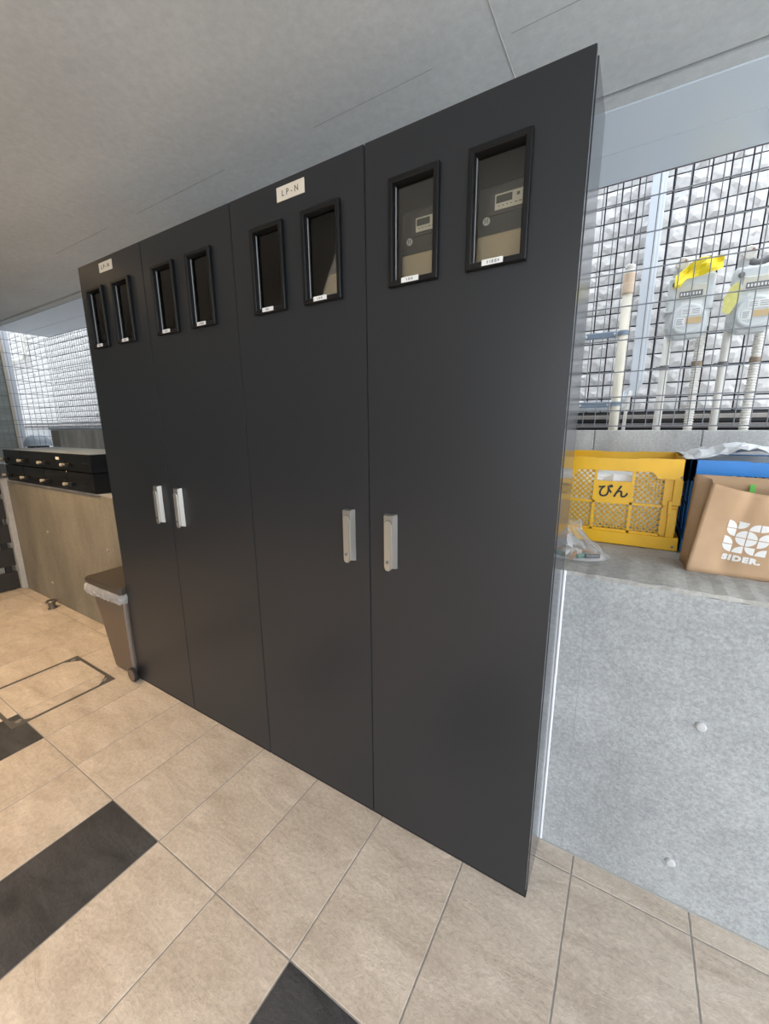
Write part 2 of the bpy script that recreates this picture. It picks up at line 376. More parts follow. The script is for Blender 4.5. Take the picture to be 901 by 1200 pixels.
for i in cols:
    for j in range(nrow):
        link('cladding_stone', rnd.choice(variants), nw, (XA + (i + .5) * PX, YN, Z0 + (j + .5) * PZ))
bm = bmesh.new()
for i in range(-165, 33):
    for j in range(30):
        if i in cols and j < nrow: continue
        if i < -150 and j > 24: continue
        stone_bm(bm, XA + (i + .5) * PX, YN, Z0 + (j + .5) * PZ, rnd)
o = link_mesh('far_cladding', bm, M_clad, nw); o['kind'] = 'stuff'
link_mesh('base_flashing', bx(-13, 4.2, YN - .03, YN + .01, 1.392, 1.418, .003), M_flash, nw)
link_mesh('base_gap', bx(-13, 4.2, YN - .012, YN + .01, 1.375, 1.432), M_flashd, nw)
link_mesh('base_ledge', bx(-13, 4.2, YN - .06, YN + .01, 1.338, 1.366, .003), plain('flash_taupe', (.18, .16, .15), .5), nw)
struct(link_mesh('ground_gap', bx(-13, 4.2, 1.75, YN + .01, .4, .9), M_street))

# ================================================================== WIRE MESH FENCES
def wire(name, bm_pts, r, mat, parent, n=6):
    b2 = bmesh.new(); tube(b2, bm_pts, r, n); return link_mesh(name, b2, mat, parent)
fence = thing('mesh_fence', 'galvanised wire mesh fence running along the concrete block curb behind the ledge', 'fence', (0, YF, 1.34))
zh = [1.424, 1.459, 1.487, 1.60, 1.741, 1.884, 2.028, 2.172, 2.31]
vw = wire('vertical_wire', [(0, -.0042, .01), (0, -.0042, 1.048)], .0021, M_wire, fence)
x = 1.267 - .0527 * 115; first = True
while x < 3.5:
    if first: vw.location.x = x; first = False
    else: link('vertical_wire', vw.data, fence, (x, 0, 0))
    x += .0527
b2 = bmesh.new(); tube(b2, [(-4.75, 0, 0), (3.5, 0, 0)], .0027, 6); hw = link_mesh('horizontal_wire', b2, M_wire, fence, (0, 0, zh[0] - 1.34))
for k, z in enumerate(zh[1:] + [1.353]): link('horizontal_wire', hw.data, fence, (0, -.012 if k == 0 else 0, z - 1.34))
f2 = thing('mesh_fence', 'wire mesh fence panel standing crosswise at the far left past the mailboxes', 'fence', (-4.77, YF - .02, .97))
b2 = bmesh.new(); tube(b2, [(.004, 0, 0), (.004, 0, 1.42)], .0024, 6); vr = link_mesh('vertical_wire', b2, M_wire, f2, (0, -.01, 0))
for k in range(1, 20): link('vertical_wire', vr.data, f2, (0, -.01 - k * .0527, 0))
b2 = bmesh.new(); tube(b2, [(0, 0, 0), (0, -1.0, 0)], .003, 6); hr = link_mesh('horizontal_wire', b2, M_wire, f2, (0, 0, .15))
for z in (1.02, 1.26, 1.40, 1.45, 1.60, 1.741, 1.884, 2.028, 2.172, 2.31): link('horizontal_wire', hr.data, f2, (0, 0, z - .97))

# ================================================================== METER CABINETS
def win_label(door, xc, strokes):
    lb = link_mesh('window_label', bx(xc - .024, xc + .024, YC - .0145, YC - .0135, 1.7145, 1.7265), M_white, door)
    for k, (dx, wd, hh) in enumerate(strokes):
        b2 = bmesh.new(); x0 = xc + dx
        box(b2, x0, x0 + wd, YC - .0149, YC - .0144, 1.7205 - hh / 2, 1.7205 + hh / 2)
        link_mesh('label_print', b2, plain('faint_ink', (.36, .34, .33), .7), door)
def handle(door, x0):
    z0, z1, yb = .943, 1.110, YC
    b2 = bmesh.new(); w_ = .041; d = .017
    P0 = [(x0, yb, z0), (x0 + w_, yb, z0), (x0 + w_, yb, z1), (x0, yb, z1)]; P1 = [(x0 + .003, yb - d, z0 + .004), (x0 + w_ - .007, yb - d, z0 + .004), (x0 + w_ - .007, yb - d, z1 - .003), (x0 + .003, yb - d, z1 - .003)]
    a = [b2.verts.new(p) for p in P0]; c = [b2.verts.new(p) for p in P1]
    for k in range(4): b2.faces.new((a[k], a[(k + 1) % 4], c[(k + 1) % 4], c[k]))
    b2.faces.new(c); b2.faces.new(a[::-1]); bmesh.ops.recalc_face_normals(b2, faces=b2.faces)
    bmesh.ops.bevel(b2, geom=list(b2.edges), offset=.0012, segments=2, affect='EDGES')
    link_mesh('handle_base', b2, M_chrome, door)
    b2 = bmesh.new(); xc = x0 + .0185; r = .0115; pts = []
    for k in range(13): a_ = math.pi * k / 12; pts.append((xc + r * math.cos(a_), z1 - .03 + r * math.sin(a_)))
    pts += [(xc - r, z0 + .004), (xc - r * .5, z0 - .003), (xc + r * .5, z0 - .003), (xc + r, z0 + .004)]
    bot = [b2.verts.new((px, yb - d + .001, pz)) for px, pz in pts]; top = [b2.verts.new((xc + (px - xc) * .86, yb - d - .006, pz)) for px, pz in pts]
    for k in range(len(pts)): b2.faces.new((bot[k], bot[(k + 1) % len(pts)], top[(k + 1) % len(pts)], top[k]))
    b2.faces.new(top); bmesh.ops.recalc_face_normals(b2, faces=b2.faces)
    link_mesh('handle_lever', b2, plain('lever_chrome', (.46, .43, .375), .32, metal=.7), door)
    b2 = bmesh.new(); lathe(b2, [(.0052, -.0005), (.0052, .0012), (.0035, .0012), (.0035, .0004)], 16, 'y', (xc, yb - d - .0075, z0 + .024)); link_mesh('keyhole_ring', b2, M_gasd, door)
    b2 = bmesh.new()
    for k in range(11):
        a0, a1 = math.pi * k / 10, 0
        b2.verts.new((xc + .0125 * math.cos(a0), yb - d - .0005, z1 - .03 + .0125 * math.sin(a0))); b2.verts.new((xc + .0105 * math.cos(a0), yb - d - .0005, z1 - .03 + .0105 * math.sin(a0)))
    b2.verts.ensure_lookup_table(); V = b2.verts[:]
    for k in range(10): b2.faces.new((V[2 * k], V[2 * k + 2], V[2 * k + 3], V[2 * k + 1]))
    link_mesh('finger_recess', b2, M_black, door)
ZB = .012
def make_door(cab, x0, x1, wins, lab, hx):
    g = .0016; xs = [x0 + g]; zs = [ZB, 1.726, 1.944, H]
    for xc in wins: xs += [xc - .056, xc + .056]
    xs.append(x1 - g)
    b2 = bmesh.new(); plate_holes(b2, xs, zs, {(1, 1), (3, 1)}, YC, YC + .019)
    es = [e for e in b2.edges if len(e.link_faces) == 2 and e.calc_face_angle() > .5]
    bmesh.ops.bevel(b2, geom=es, offset=.0014, segments=2, affect='EDGES')
    b2.normal_update()
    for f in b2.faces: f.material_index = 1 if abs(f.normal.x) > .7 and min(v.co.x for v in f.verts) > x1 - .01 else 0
    d = link_mesh('door', b2, [M_paint, M_side], cab)
    for n_, xc in enumerate(wins):
        b2 = bmesh.new(); ring_frame(b2, xc - .0685, xc + .0685, 1.7115, 1.957, [(0, YC + .001), (0, YC - .011), (.002, YC - .0135), (.0115, YC - .0135), (.0135, YC - .0115), (.0155, YC + .002), (.0155, YC + .012), (.0125, YC + .012)])
        link_mesh('window_frame', b2, M_black, d)
        link_mesh('window_bead', bx(xc - .0530, xc - .0520, YC + .001, YC + .004, 1.728, 1.940), plain('bead', (.32, .33, .34), .3), d)
        link_mesh('window_pane', bx(xc - .0535, xc + .0535, YC + .004, YC + .0055, 1.7265, 1.942), M_glass, d)
        win_label(d, xc - .004, [[(-.012, .003, .006), (-.006, .002, .006), (-.002, .005, .0065), (.005, .005, .0065), (.012, .004, .005)], [(-.008, .005, .006), (-.001, .005, .006)], [(-.010, .003, .005), (-.004, .005, .006), (.003, .006, .005)]][(n_ + len(cab.children)) % 3])
    if lab is not None:
        pl = link_mesh('name_plate', bx(lab[0], lab[1], YC - .0025, YC, 2.0045, 2.0415, .0006), M_plate, d)
        b2 = text_bm(lab[2], .022, .0, .0004, 1.75); bmesh.ops.scale(b2, vec=(.92, 1, 1), verts=b2.verts); bmesh.ops.translate(b2, verts=b2.verts, vec=((lab[0] + lab[1]) / 2, YC - .0024, 2.022)); link_mesh('plate_lettering', b2, M_ink, d)
    handle(d, hx)
    return d
def cabinet(x0, x1, seam, label, winsL, winsR, lab, hxs):
    cab = thing('meter_cabinet', label, 'cabinet', (0, 0, 0), 0, 'steel meter cabinets')
    b2 = bmesh.new(); t = .003; yb0, yb1 = YC + .026, YW
    a = x0 + .003; c = x1 - .003
    if x1 > 1: c = 1.0945
    box(b2, a, a + t, yb0, yb1, .0, H - .004); box(b2, c - t, c, yb0, yb1, .0, H - .004, .0006)
    box(b2, a + t, c - t, yb0, yb1, H - .007, H - .004); box(b2, a + t, c - t, yb0, yb1, .0, .05)
    link_mesh('body_shell', b2, M_side, cab)
    link_mesh('back_panel', bx(a + t, c - t, yb1 - .004, yb1 - .001, .05, H - .007), M_inside, cab)
    link_mesh('mounting_board', bx(a + .02, c - .02, .60, .612, 1.35, 2.0), M_inside, cab)
    link_mesh('door_gasket', bx(x0 + .004, c - .006, YC + .019, yb0 + .001, .03, .06), M_rubber, cab)
    link_mesh('gasket_top', bx(x0 + .004, c - .006, YC + .019, yb0 + .001, H - .03, H - .006), M_rubber, cab)
    for xx in (x0 + .004, c - .014, seam - .012): link_mesh('gasket_strip', bx(xx, xx + .01 if xx != seam - .012 else seam + .012, YC + .019, yb0 + .001, .06, H - .03), M_rubber, cab)
    link_mesh('plinth', bx(x0 + .002, c, YC + .004, yb0, 0, ZB - .002), M_rubber, cab)
    make_door(cab, x0, seam, winsL, lab, hxs[0]); make_door(cab, seam, x1, winsR, None, hxs[1])
    return cab
cabinet(.047, 1.0945, .5665, 'tall dark grey steel meter cabinet with two doors, nearer to the crates', (.2105, .4215), (.711, .919), (.2585, .3655, 'LP-N'), (.4745, .6245))
cabinet(-.979, .047, -.4755, 'tall dark grey steel meter cabinet with two doors, beside the brown bin', (-.846, -.634), (-.337, -.123), (-.791, -.687, 'LP-N'), (-.5685, -.4175))
# electricity meters behind the windows
def emeter(xc, label):
    t = thing('electric_meter', label, 'meter', (xc, .60, 1.79), 0, 'electricity meters inside the cabinets')
    link_mesh('meter_body', bx(-.075, .085, -.074, 0, -.10, .125, .006), M_meter, t)
    link_mesh('terminal_cover', bx(-.065, .075, -.070, 0, -.22, -.004, .004), plain('terminal_brown', (.20, .165, .115), .5), t) if False else link_mesh('terminal_cover', bx(-.07, .08, -.078, -.07, -.10, .018, .003), plain('terminal_beige', (.62, .50, .33), .5), t)
    link_mesh('faceplate_bezel', bx(-.042, .078, -.0765, -.0735, .058, .103), plain('bezel', (.12, .105, .10), .4), t)
    f = link_mesh('faceplate', bx(-.028, .074, -.079, -.0762, .066, .0985), M_face, t)
    link_mesh('display', bx(-.025, .012, -.0796, -.0788, .0795, .095), M_lcd, f)
    for k in range(9): link_mesh('faceplate_print', bx(-.020 + k * .0095, -.020 + k * .0095 + R(.003, .007), -.0793, -.0788, .0725, .0742), M_ink, f)
    link_mesh('faceplate_screw', bx(.022, .029, -.0794, -.0788, .086, .0925), M_gasd, f)
    b2 = bmesh.new(); lathe(b2, [(.0088, 0), (.0088, -.003), (.0075, -.004), (.001, -.004)], 18, 'y', (-.048, -.0735, .049)); s = link_mesh('round_seal', b2, M_white, t)
    for k in (-1, 1): link_mesh('seal_mark', bx(-.048 + k * .0028 - .001, -.048 + k * .0028 + .001, -.0779, -.0773, .044, .054), M_ink, s)
    return t
EL = ['first', 'second', 'third', 'fourth', 'fifth', 'sixth', 'seventh']
wc = (.919, .711, .4215, .2105, -.123, -.337, -.634, -.846)
for k, xc in enumerate(wc):
    emeter(xc, 'electricity meter with a pale faceplate behind the ' + ['cabinet window closest to the crates', 'second cabinet window counted from the crates', 'third cabinet window counted from the crates', 'fourth cabinet window counted from the crates', 'fifth cabinet window counted from the crates', 'third cabinet window counted from the bin', 'second cabinet window counted from the bin', 'cabinet window closest to the bin'][k])

# ================================================================== FLOOR HATCH, DOOR STOP, BIN
hx0, hx1, hy0, hy1 = -1.535, -1.088, -.058, .388
t = thing('floor_hatch', 'square inspection hatch with a thin metal rim set in the floor tiles', 'hatch', ((hx0 + hx1) / 2, (hy0 + hy1) / 2, 0))
M_rim = plain('hatch_rim', (.10, .094, .088), .5, metal=.3, noise=.2, nscale=50)
a = (hx1 - hx0) / 2; b_ = (hy1 - hy0) / 2; wd = .016
for nm, q in (('rim_bar', (-a, a, b_ - wd, b_)), ('rim_bar', (-a, a, -b_, -b_ + wd)), ('rim_bar', (-a, -a + wd, -b_ + wd, b_ - wd)), ('rim_bar', (a - wd, a, -b_ + wd, b_ - wd))):
    link_mesh(nm, bx(*q, 0, .0022, .0005), M_rim, t)
for sx, sy in ((1, 1), (1, -1), (-1, 1), (-1, -1)):
    b2 = bmesh.new(); L_ = .062
    P_ = [(sx * (a - wd), sy * (b_ - wd)), (sx * (a - wd - L_), sy * (b_ - wd)), (sx * (a - wd - L_ * .55), sy * (b_ - wd - L_ * .35)), (sx * (a - wd - L_ * .35), sy * (b_ - wd - L_ * .55)), (sx * (a - wd), sy * (b_ - wd - L_))]
    u = [b2.verts.new((px, py, .002)) for px, py in P_]; l = [b2.verts.new((px, py, 0)) for px, py in P_]
    b2.faces.new(u)
    for k in range(5): b2.faces.new((l[k], l[(k + 1) % 5], u[(k + 1) % 5], u[k]))
    bmesh.ops.recalc_face_normals(b2, faces=b2.faces)
    cp = link_mesh('corner_plate', b2, M_rim, t)
    b2 = bmesh.new(); lathe(b2, [(.013, .0005), (.013, .0035), (.010, .0042), (.008, .003), (.002, .003)], 16, 'z', (sx * (a - .038), sy * (b_ - .038), .001)); link_mesh('lifting_socket', b2, plain('socket_steel', (.24, .23, .22), .4, metal=.5), cp)
t = thing('door_stop', 'small round steel door stop on the floor by the low wall', 'door stop', (-2.47, .60, 0))
b2 = bmesh.new(); lathe(b2, [(.030, 0), (.030, .004), (.023, .008), (.023, .045)], 20); link_mesh('stem', b2, plain('dull_steel', (.20, .19, .18), .35, metal=.8), t, smooth=False)
b2 = bmesh.new(); lathe(b2, [(.020, .045), (.034, .050), (.035, .062), (.030, .066), (.012, .060)], 20); link_mesh('flared_cap', b2, plain('dull_steel', (.20, .19, .18), .35, metal=.8), t)

t = thing('waste_bin', 'brown plastic waste bin with a lid standing left of the dark cabinets', 'bin', (-1.0, .45, 0))
def loft(bm, rings, cap0=True, cap1=True):
    V = [[bm.verts.new(p) for p in r] for r in rings]
    for u, v in zip(V, V[1:]):
        for k in range(len(u)): bm.faces.new((u[k], u[(k + 1) % len(u)], v[(k + 1) % len(u)], v[k]))
    if cap0: bm.faces.new(V[0][::-1])
    if cap1: bm.faces.new(V[-1])
    bmesh.ops.recalc_face_normals(bm, faces=bm.faces)
def rrect(x0, x1, y0, y1, z, r, n=4):
    P_ = []
    for cx, cy, a0 in ((x1 - r, y1 - r, 0), (x0 + r, y1 - r, .5), (x0 + r, y0 + r, 1), (x1 - r, y0 + r, 1.5)):
        for k in range(n + 1): a_ = math.pi * (a0 + .5 * k / n); P_.append((cx + r * math.cos(a_), cy + r * math.sin(a_), z))
    return P_
b2 = bmesh.new(); loft(b2, [rrect(-.225, .012, .002, .20, .012, .018), rrect(-.295, .012, -.004, .207, .30, .018), rrect(-.345, .012, -.012, .213, .485, .018)]); link_mesh('bin_body', b2, M_binb, t, smooth=False)
b2 = bmesh.new(); loft(b2, [rrect(-.362, .015, -.022, .215, .497, .016), rrect(-.368, .015, -.026, .215, .505, .016), rrect(-.368, .015, -.026, .215, .525, .016), rrect(-.36, .012, -.02, .212, .535, .016)]); link_mesh('lid', b2, M_lid, t)
link_mesh('corner_highlight', bx(.004, .0135, -.012, .004, .03, .49, .003, 2), plain('bin_highlight', (.20, .165, .14), .35), t)  # lighter strip added as a painted highlight on the rounded bin corner
# crumpled liner skirt
b2 = bmesh.new(); rings = []; rr = random.Random(5)
base = rrect(-.362, .018, -.028, .218, 0, .02, 8)
N_ = len(base)
dense = []
for k in range(N_):
    p, q = Vector(base[k]), Vector(base[(k + 1) % N_]); s = max(1, int((q - p).length / .008))
    dense += [p.lerp(q, j / s) for j in range(s)]
ctr = Vector((-.17, .1, 0))
for lev, (dz, out) in enumerate(((.502, -.010), (.492, .004), (.478, .010), (.462, .008), (.447, .004), (.436, -.002))):
    ring = []
    for p in dense:
        d = (p - ctr).normalized(); tt = (p.x + .36) / .38
        ring.append(tuple(p + d * (out + rr.uniform(-.006, .006)) + Vector((0, 0, dz + rr.uniform(-.006, .006) + (.012 * tt if lev > 2 else 0)))))
    rings.append(ring)
loft(b2, rings, False, False); link_mesh('bin_liner', b2, M_poly, t, smooth=True)
b2 = bmesh.new(); lathe(b2, [(.037, 0), (.039, -.004), (.039, -.014), (.036, -.017), (.034, -.0155), (.002, -.0155)], 28, 'y', (.022, -.012, .040)); wh = link_mesh('wheel', b2, M_rubber, t)
b2 = bmesh.new(); lathe(b2, [(.032, 0), (.032, -.003), (.029, -.004), (.002, -.004)], 28, 'y', (.022, -.0265, .040)); link_mesh('wheel_disc', b2, M_binb, wh)
link_mesh('axle_mount', bx(.005, .05, -.013, -.002, .012, .045, .002), M_rubber, wh)

# ================================================================== MAILBOXES, SLAT SCREEN, DOME
mx = [-3.032, -2.677, -2.320, -1.963, -1.605]
names = ['leftmost', 'second from the left', 'third from the left', 'rightmost']
for r, (z0, z1) in enumerate(((1.084, 1.199), (ZL + .001, 1.082))):
    for k in range(4):
        lab = 'black mailbox in the %s row, %s%s' % (('upper', 'lower')[r], names[k], ', with a small cream sticker' if (r, k) == (0, 2) else '')
        t = thing('mailbox', lab, 'mailbox', (mx[k], .65, z0), 0, 'black mailboxes on the low wall'); wd = mx[k + 1] - mx[k]; h = z1 - z0
        link_mesh('box_body', bx(.001, wd - .001, .006, .36, 0, h - .002, .001), M_mail, t)
        if r == 0: link_mesh('box_top', bx(.0, wd, .002, .36, h - .002, h + .001), M_mailtop, t)
        d = link_mesh('door', bx(.003, wd - .003, 0, .007, .003, h - .003, .002), M_mail, t)
        link_mesh('posting_slot', bx(wd - .115, wd - .02, -.0012, .001, h * .47, h * .47 + .006), M_black, d)
        b2 = bmesh.new(); lathe(b2, [(.008, .001), (.008, -.024), (.011, -.025), (.011, -.033), (.009, -.036), (.002, -.036)], 16, 'y', (.020, 0, h * .36)); link_mesh('dial_knob', b2, plain('dial_tan', (.40, .34, .25), .5), d)
        link_mesh('latch_lever', bx(.040, .090, -.018, 0, h * .36 - .014, h * .36 + .012, .003), M_black, d)
        if (r, k) == (0, 2): link_mesh('cream_sticker', bx(wd - .125, wd - .075, -.0008, .0005, h * .60, h * .60 + .018), M_plate, d)
t = thing('slat_screen', 'dark wooden screen of wide horizontal slats at the left end of the room', 'screen', (-3.2, .63, 0))
for z0, z1 in ((.012, .159), (.213, .363), (.416, .572), (.62, .785), (.83, .94)):
    link_mesh('slat', bx(-.012, .012, -2.6, .004, z0, z1, .002), M_slat, t)
for y in (-.02, -1.2, -2.5): link_mesh('upright', bx(-.05, -.012, y - .04, y, 0, .94), M_slat, t)
struct(link_mesh('wall_screen', bx(-3.36, -3.255, -2.6, .634, 0, .94), M_plaster))
t = thing('vent_dome', 'round grey dome on a black base behind the mailboxes and the mesh', 'dome', (-5.28, 1.64, ZL))
prof = [(.142 * math.cos(a_), .20 + .135 * math.sin(a_)) for a_ in [i * math.pi / 20 for i in range(10)]] + [(.002, .336)]
b2 = bmesh.new(); lathe(b2, [(.135, .185), (.146, .187), (.146, .198)] + prof, 32); link_mesh('dome_cover', b2, M_dome, t, smooth=True)
b2 = bmesh.new(); lathe(b2, [(.11, 0), (.11, .19), (.125, .19)], 28); link_mesh('dome_base', b2, M_black, t)
struct(link_mesh('wall_plinth', bx(-5.6, -3.2, 1.2, 2.0, -.1, ZL - .001), M_ledge))
t = tag(link_mesh('wall_conduit', (lambda b3: (tube(b3, [(-8.6, 2.49, 2.52), (-7.75, 2.49, 2.52), (-7.70, 2.49, 2.57), (-7.70, 2.49, 2.95)], .03, 8), b3)[1])(bmesh.new()), M_creamw), 'bent beige conduit on the far stone cladding at the left edge', 'conduit')

# ================================================================== PIPES AND GAS METERS
t = thing('downpipe', 'white square rainwater downpipe on the stone clad wall', 'pipe', (1.207, YN - .075, .9))
link_mesh('shaft', bx(-.036, .036, -.03, .03, .715, 3.3, .006, 2), M_down, t)
link_mesh('shaft_rib', bx(.014, .019, -.0325, -.028, .715, 3.3), plain('pvc_light', (.86, .90, .93), .25), t)
b2 = bmesh.new(); loft(b2, [rrect(-.036, .036, -.03, .03, .72, .006), rrect(-.03, .03, -.028, .028, .69, .006), rrect(-.055, .01, -.025, .025, .655, .006), rrect(-.07, -.01, -.022, .022, .63, .006)]); link_mesh('shoe', b2, M_down, t)
b2 = bmesh.new(); tube(b2, [(-.04, 0, .645), (-.085, 0, .60), (-.16, 0, .575), (-.55, 0, .575)], .026, 12); link_mesh('branch_pipe', b2, M_down, t, smooth=True)
b2 = bmesh.new(); tube(b2, [(-.02, -.03, .66), (-.035, -.03, .60), (-.055, -.03, 0)], .010, 10); link_mesh('drain_tube', b2, M_creamw, t, smooth=True)
t = thing('vent_pipe', 'cream plastic pipe with a capped top, left of the white downpipe', 'pipe', (1.119, 2.2, .9))
b2 = bmesh.new(); tube(b2, [(0, 0, 0), (0, 0, 1.18)], .0245, 18); link_mesh('pipe', b2, M_cream, t, smooth=True)
b2 = bmesh.new(); lathe(b2, [(.029, 1.155), (.030, 1.16), (.030, 1.20), (.0285, 1.205), (.0285, 1.25), (.027, 1.255)], 18); link_mesh('coupling', b2, M_cap, t)
b2 = bmesh.new(); lathe(b2, [(.026, 1.25), (.026, 1.268), (.0235, 1.270), (.0235, 1.278), (.026, 1.280), (.026, 1.292), (.02, 1.297)], 18); link_mesh('cap', b2, M_creamw, t)
for z in (.955, .575):
    b2 = bmesh.new(); lathe(b2, [(.0265, z - .012), (.0275, z - .011), (.0275, z + .011), (.0265, z + .012)], 18); cl = link_mesh('clamp_band', b2, M_clamp, t)
    link_mesh('clamp_arm', bx(-.19, -.03, -.012, .012, z - .018, z + .014, .004), M_clamp, cl)
    for xx in (-.185, -.038):
        b2 = bmesh.new(); lathe(b2, [(.008, 0), (.008, -.01), (.004, -.012)], 10, 'y', (xx, -.012, z - .004)); link_mesh('clamp_bolt', b2, M_steel, cl)
def straight_pipe(x, label):
    t = thing('gas_pipe', label, 'pipe', (x, 2.315, .9), 0, 'straight gas pipes')
    b2 = bmesh.new(); tube(b2, [(0, 0, 0), (0, 0, 1.19)], .0195, 16); link_mesh('pipe', b2, M_creamw, t, smooth=True)
    b2 = bmesh.new(); lathe(b2, [(.021, .755), (.023, .757), (.023, .778), (.021, .78)], 16); cl = link_mesh('clamp_band', b2, M_gasd, t)
    link_mesh('clamp_ear', bx(-.04, -.018, -.01, .01, .758, .776, .002), M_gasd, cl)
def flex_pipe(x, label):
    t = thing('corrugated_pipe', label, 'pipe', (x, 2.315, .9), 0, 'corrugated gas pipes')
    b2 = bmesh.new(); prof = [(.018, 0)]; z = .0
    while z < .96:
        prof += [(.0185, z + .002), (.0225, z + .005), (.0225, z + .009), (.0185, z + .012)]; z += .0135
    prof.append((.018, z)); lathe(b2, prof, 16); link_mesh('corrugated_sleeve', b2, M_creamw, t)
    b2 = bmesh.new(); lathe(b2, [(.023, .765), (.0245, .767), (.0245, .790), (.023, .792)], 16); link_mesh('clamp_band', b2, plain('rusty_clamp', (.30, .22, .15), .6, noise=.3, nscale=60), t)
    b2 = bmesh.new(); tube(b2, [(0, .0, .96), (0, 0, 1.19)], .013, 12); link_mesh('riser', b2, M_creamw, t)
straight_pipe(1.334, 'straight cream gas pipe below the gas meter wrapped in yellow film')
straight_pipe(1.592, 'straight cream gas pipe below the gas meter with the hanging tag')
flex_pipe(1.480, 'ribbed cream pipe below the gas meter wrapped in yellow film')
flex_pipe(1.720, 'ribbed cream pipe below the gas meter with the hanging tag')
def gas_meter(x, label, yellow):
    t = thing('gas_meter', label, 'gas meter', (x, 2.24, 1.80), 0, 'gas meters')
    hw = .097
    up_ = link_mesh('upper_case', bx(-hw, hw, -.045, .05, .13, .300, .014, 3), M_gas, t)
    b2 = bmesh.new(); loft(b2, [rrect(-hw * .55, hw * .55, -.03, .04, .0, .02), rrect(-hw * .85, hw * .85, -.042, .05, .022, .03), rrect(-hw * .97, hw * .97, -.045, .05, .055, .03), rrect(-hw * .97, hw * .97, -.045, .05, .135, .03)]); link_mesh('lower_case', b2, M_gas, t)
    b2 = bmesh.new(); lathe(b2, [(.078, .0), (.078, -.006), (.070, -.016), (.064, -.018), (.055, -.0165), (.002, -.0165)], 32, 'y', (0, -.042, .088)); df = link_mesh('diaphragm_cover', b2, M_gas, t)
    bmz = link_mesh('clamp_rim', bx(-hw - .004, hw + .004, -.049, .05, .128, .138, .003), plain('rim_grey', (.50, .52, .51), .4), t)
    link_mesh('counter_frame', bx(-.062, .062, -.053, -.044, .185, .250, .003), plain('counter_cream', (.62, .60, .50), .45), t)
    cw = link_mesh('counter_window', bx(-.048, .048, -.0545, -.0525, .195, .222), M_gasd, t)
    for k in range(7): link_mesh('counter_digit', bx(-.043 + k * .0125, -.036 + k * .0125, -.0556, -.0544, .202, .215), M_white, cw)
    link_mesh('data_sheet', bx(-.035, .052, -.0462, -.044, .140, .176), M_white, t)
    link_mesh('upper_label', bx(-.030, .054, -.0605, -.0595, .104, .142), M_white, df)
    for k in range(6): link_mesh('label_print', bx(-.026 + (k % 2) * .04, .006 + (k % 2) * .04, -.0612, -.0604, .112 + (k // 2) * .009, .115 + (k // 2) * .009), plain('grey_print', (.30, .32, .36), .6), df)
    link_mesh('white_sticker', bx(-.050, -.010, -.0608, -.0590, .055, .096), M_white, df)
    for k in range(4): link_mesh('label_print', bx(-.046, -.046 + R(.018, .03), -.0612, -.0606, .062 + k * .008, .066 + k * .008), plain('grey_print', (.30, .32, .36), .6), df)
    link_mesh('orange_sticker', bx(-.006, .058, -.0608, -.0590, .064, .094), M_orange, df)
    b2 = bmesh.new(); lathe(b2, [(.013, .002), (.013, -.008), (.009, -.010), (.001, -.010)], 14, 'y', (-.070, -.045, .262)); link_mesh('side_bolt', b2, M_gasd, t)
    b2 = bmesh.new(); lathe(b2, [(.012, .002), (.012, -.006), (.001, -.007)], 14, 'y', (-.068, -.045, .205)); link_mesh('seal_bolt', b2, M_gas, t)
    # pipe unions and tap discs on top
    for s, rr_ in ((-1, .030), (1, .022)):
        b2 = bmesh.new(); tube(b2, [(s * .062, .02, .295), (s * .062, .02, .340), (s * .052, .02, .362)], [.022, .022, .018], 14); un = link_mesh('union', b2, plain('union_grey', (.44, .45, .44), .5), t)
        b2 = bmesh.new(); lathe(b2, [(rr_, .012), (rr_, -.014), (rr_ * .85, -.020), (.002, -.020)], 22, 'y', (s * .05, .0, .368)); link_mesh('tap_disc', b2, plain('tap_cream', (.72, .69, .62), .45), un)
        b2 = bmesh.new(); lathe(b2, [(.006, .0), (.006, -.006), (.001, -.006)], 10, 'y', (s * .05 + .012, -.019, .375)); link_mesh('tap_pin', b2, plain('rust_pin', (.30, .12, .06), .6), un)
    b2 = bmesh.new(); tube(b2, [(-.05, .03, .345), (.0, .03, .325), (.05, .03, .345)], .016, 12); link_mesh('bypass_tube', b2, M_gasd, t)
    rr2 = random.Random(11 if yellow else 4)
    if yellow:
        b2 = bmesh.new(); nx, nz = 9, 6; V = []
        for j in range(nz):
            for i in range(nx):
                u, v = i / (nx - 1), j / (nz - 1)
                xx = -.075 + .19 * u; top = .305 + .065 * math.sin(min(u * 1.25, 1) * math.pi * .62); bot = .268 + .035 * u - .03 * (u < .15)
                V.append(b2.verts.new((xx, -.058 - .012 * math.sin(u * 9 + v * 4) + rr2.uniform(-.004, .004), bot + (top - bot) * v + rr2.uniform(-.003, .003))))
        for j in range(nz - 1):
            for i in range(nx - 1): b2.faces.new((V[j * nx + i], V[j * nx + i + 1], V[(j + 1) * nx + i + 1], V[(j + 1) * nx + i]))
        o = link_mesh('yellow_film', b2, M_tag, t); sm = o.modifiers.new('solid', 'SOLIDIFY'); sm.thickness = .0015
    else:
        b2 = bmesh.new(); pts = [(-.105, .215), (-.080, .232), (-.066, .20), (-.068, .15), (-.098, .085), (-.125, .10), (-.128, .16)]
        f = [b2.verts.new((px, -.06 + rr2.uniform(-.006, .004), pz)) for px, pz in pts]; g = [b2.verts.new(v.co + Vector((0, .0015, 0))) for v in f]
        b2.faces.new(f); b2.faces.new(g[::-1])
        for k in range(len(pts)): b2.faces.new((f[k], f[(k + 1) % len(pts)], g[(k + 1) % len(pts)], g[k]))
        bmesh.ops.recalc_face_normals(b2, faces=b2.faces); bmesh.ops.triangulate(b2, faces=[q for q in b2.faces if len(q.verts) > 4])
        link_mesh('hanging_tag', b2, M_tag2, t)
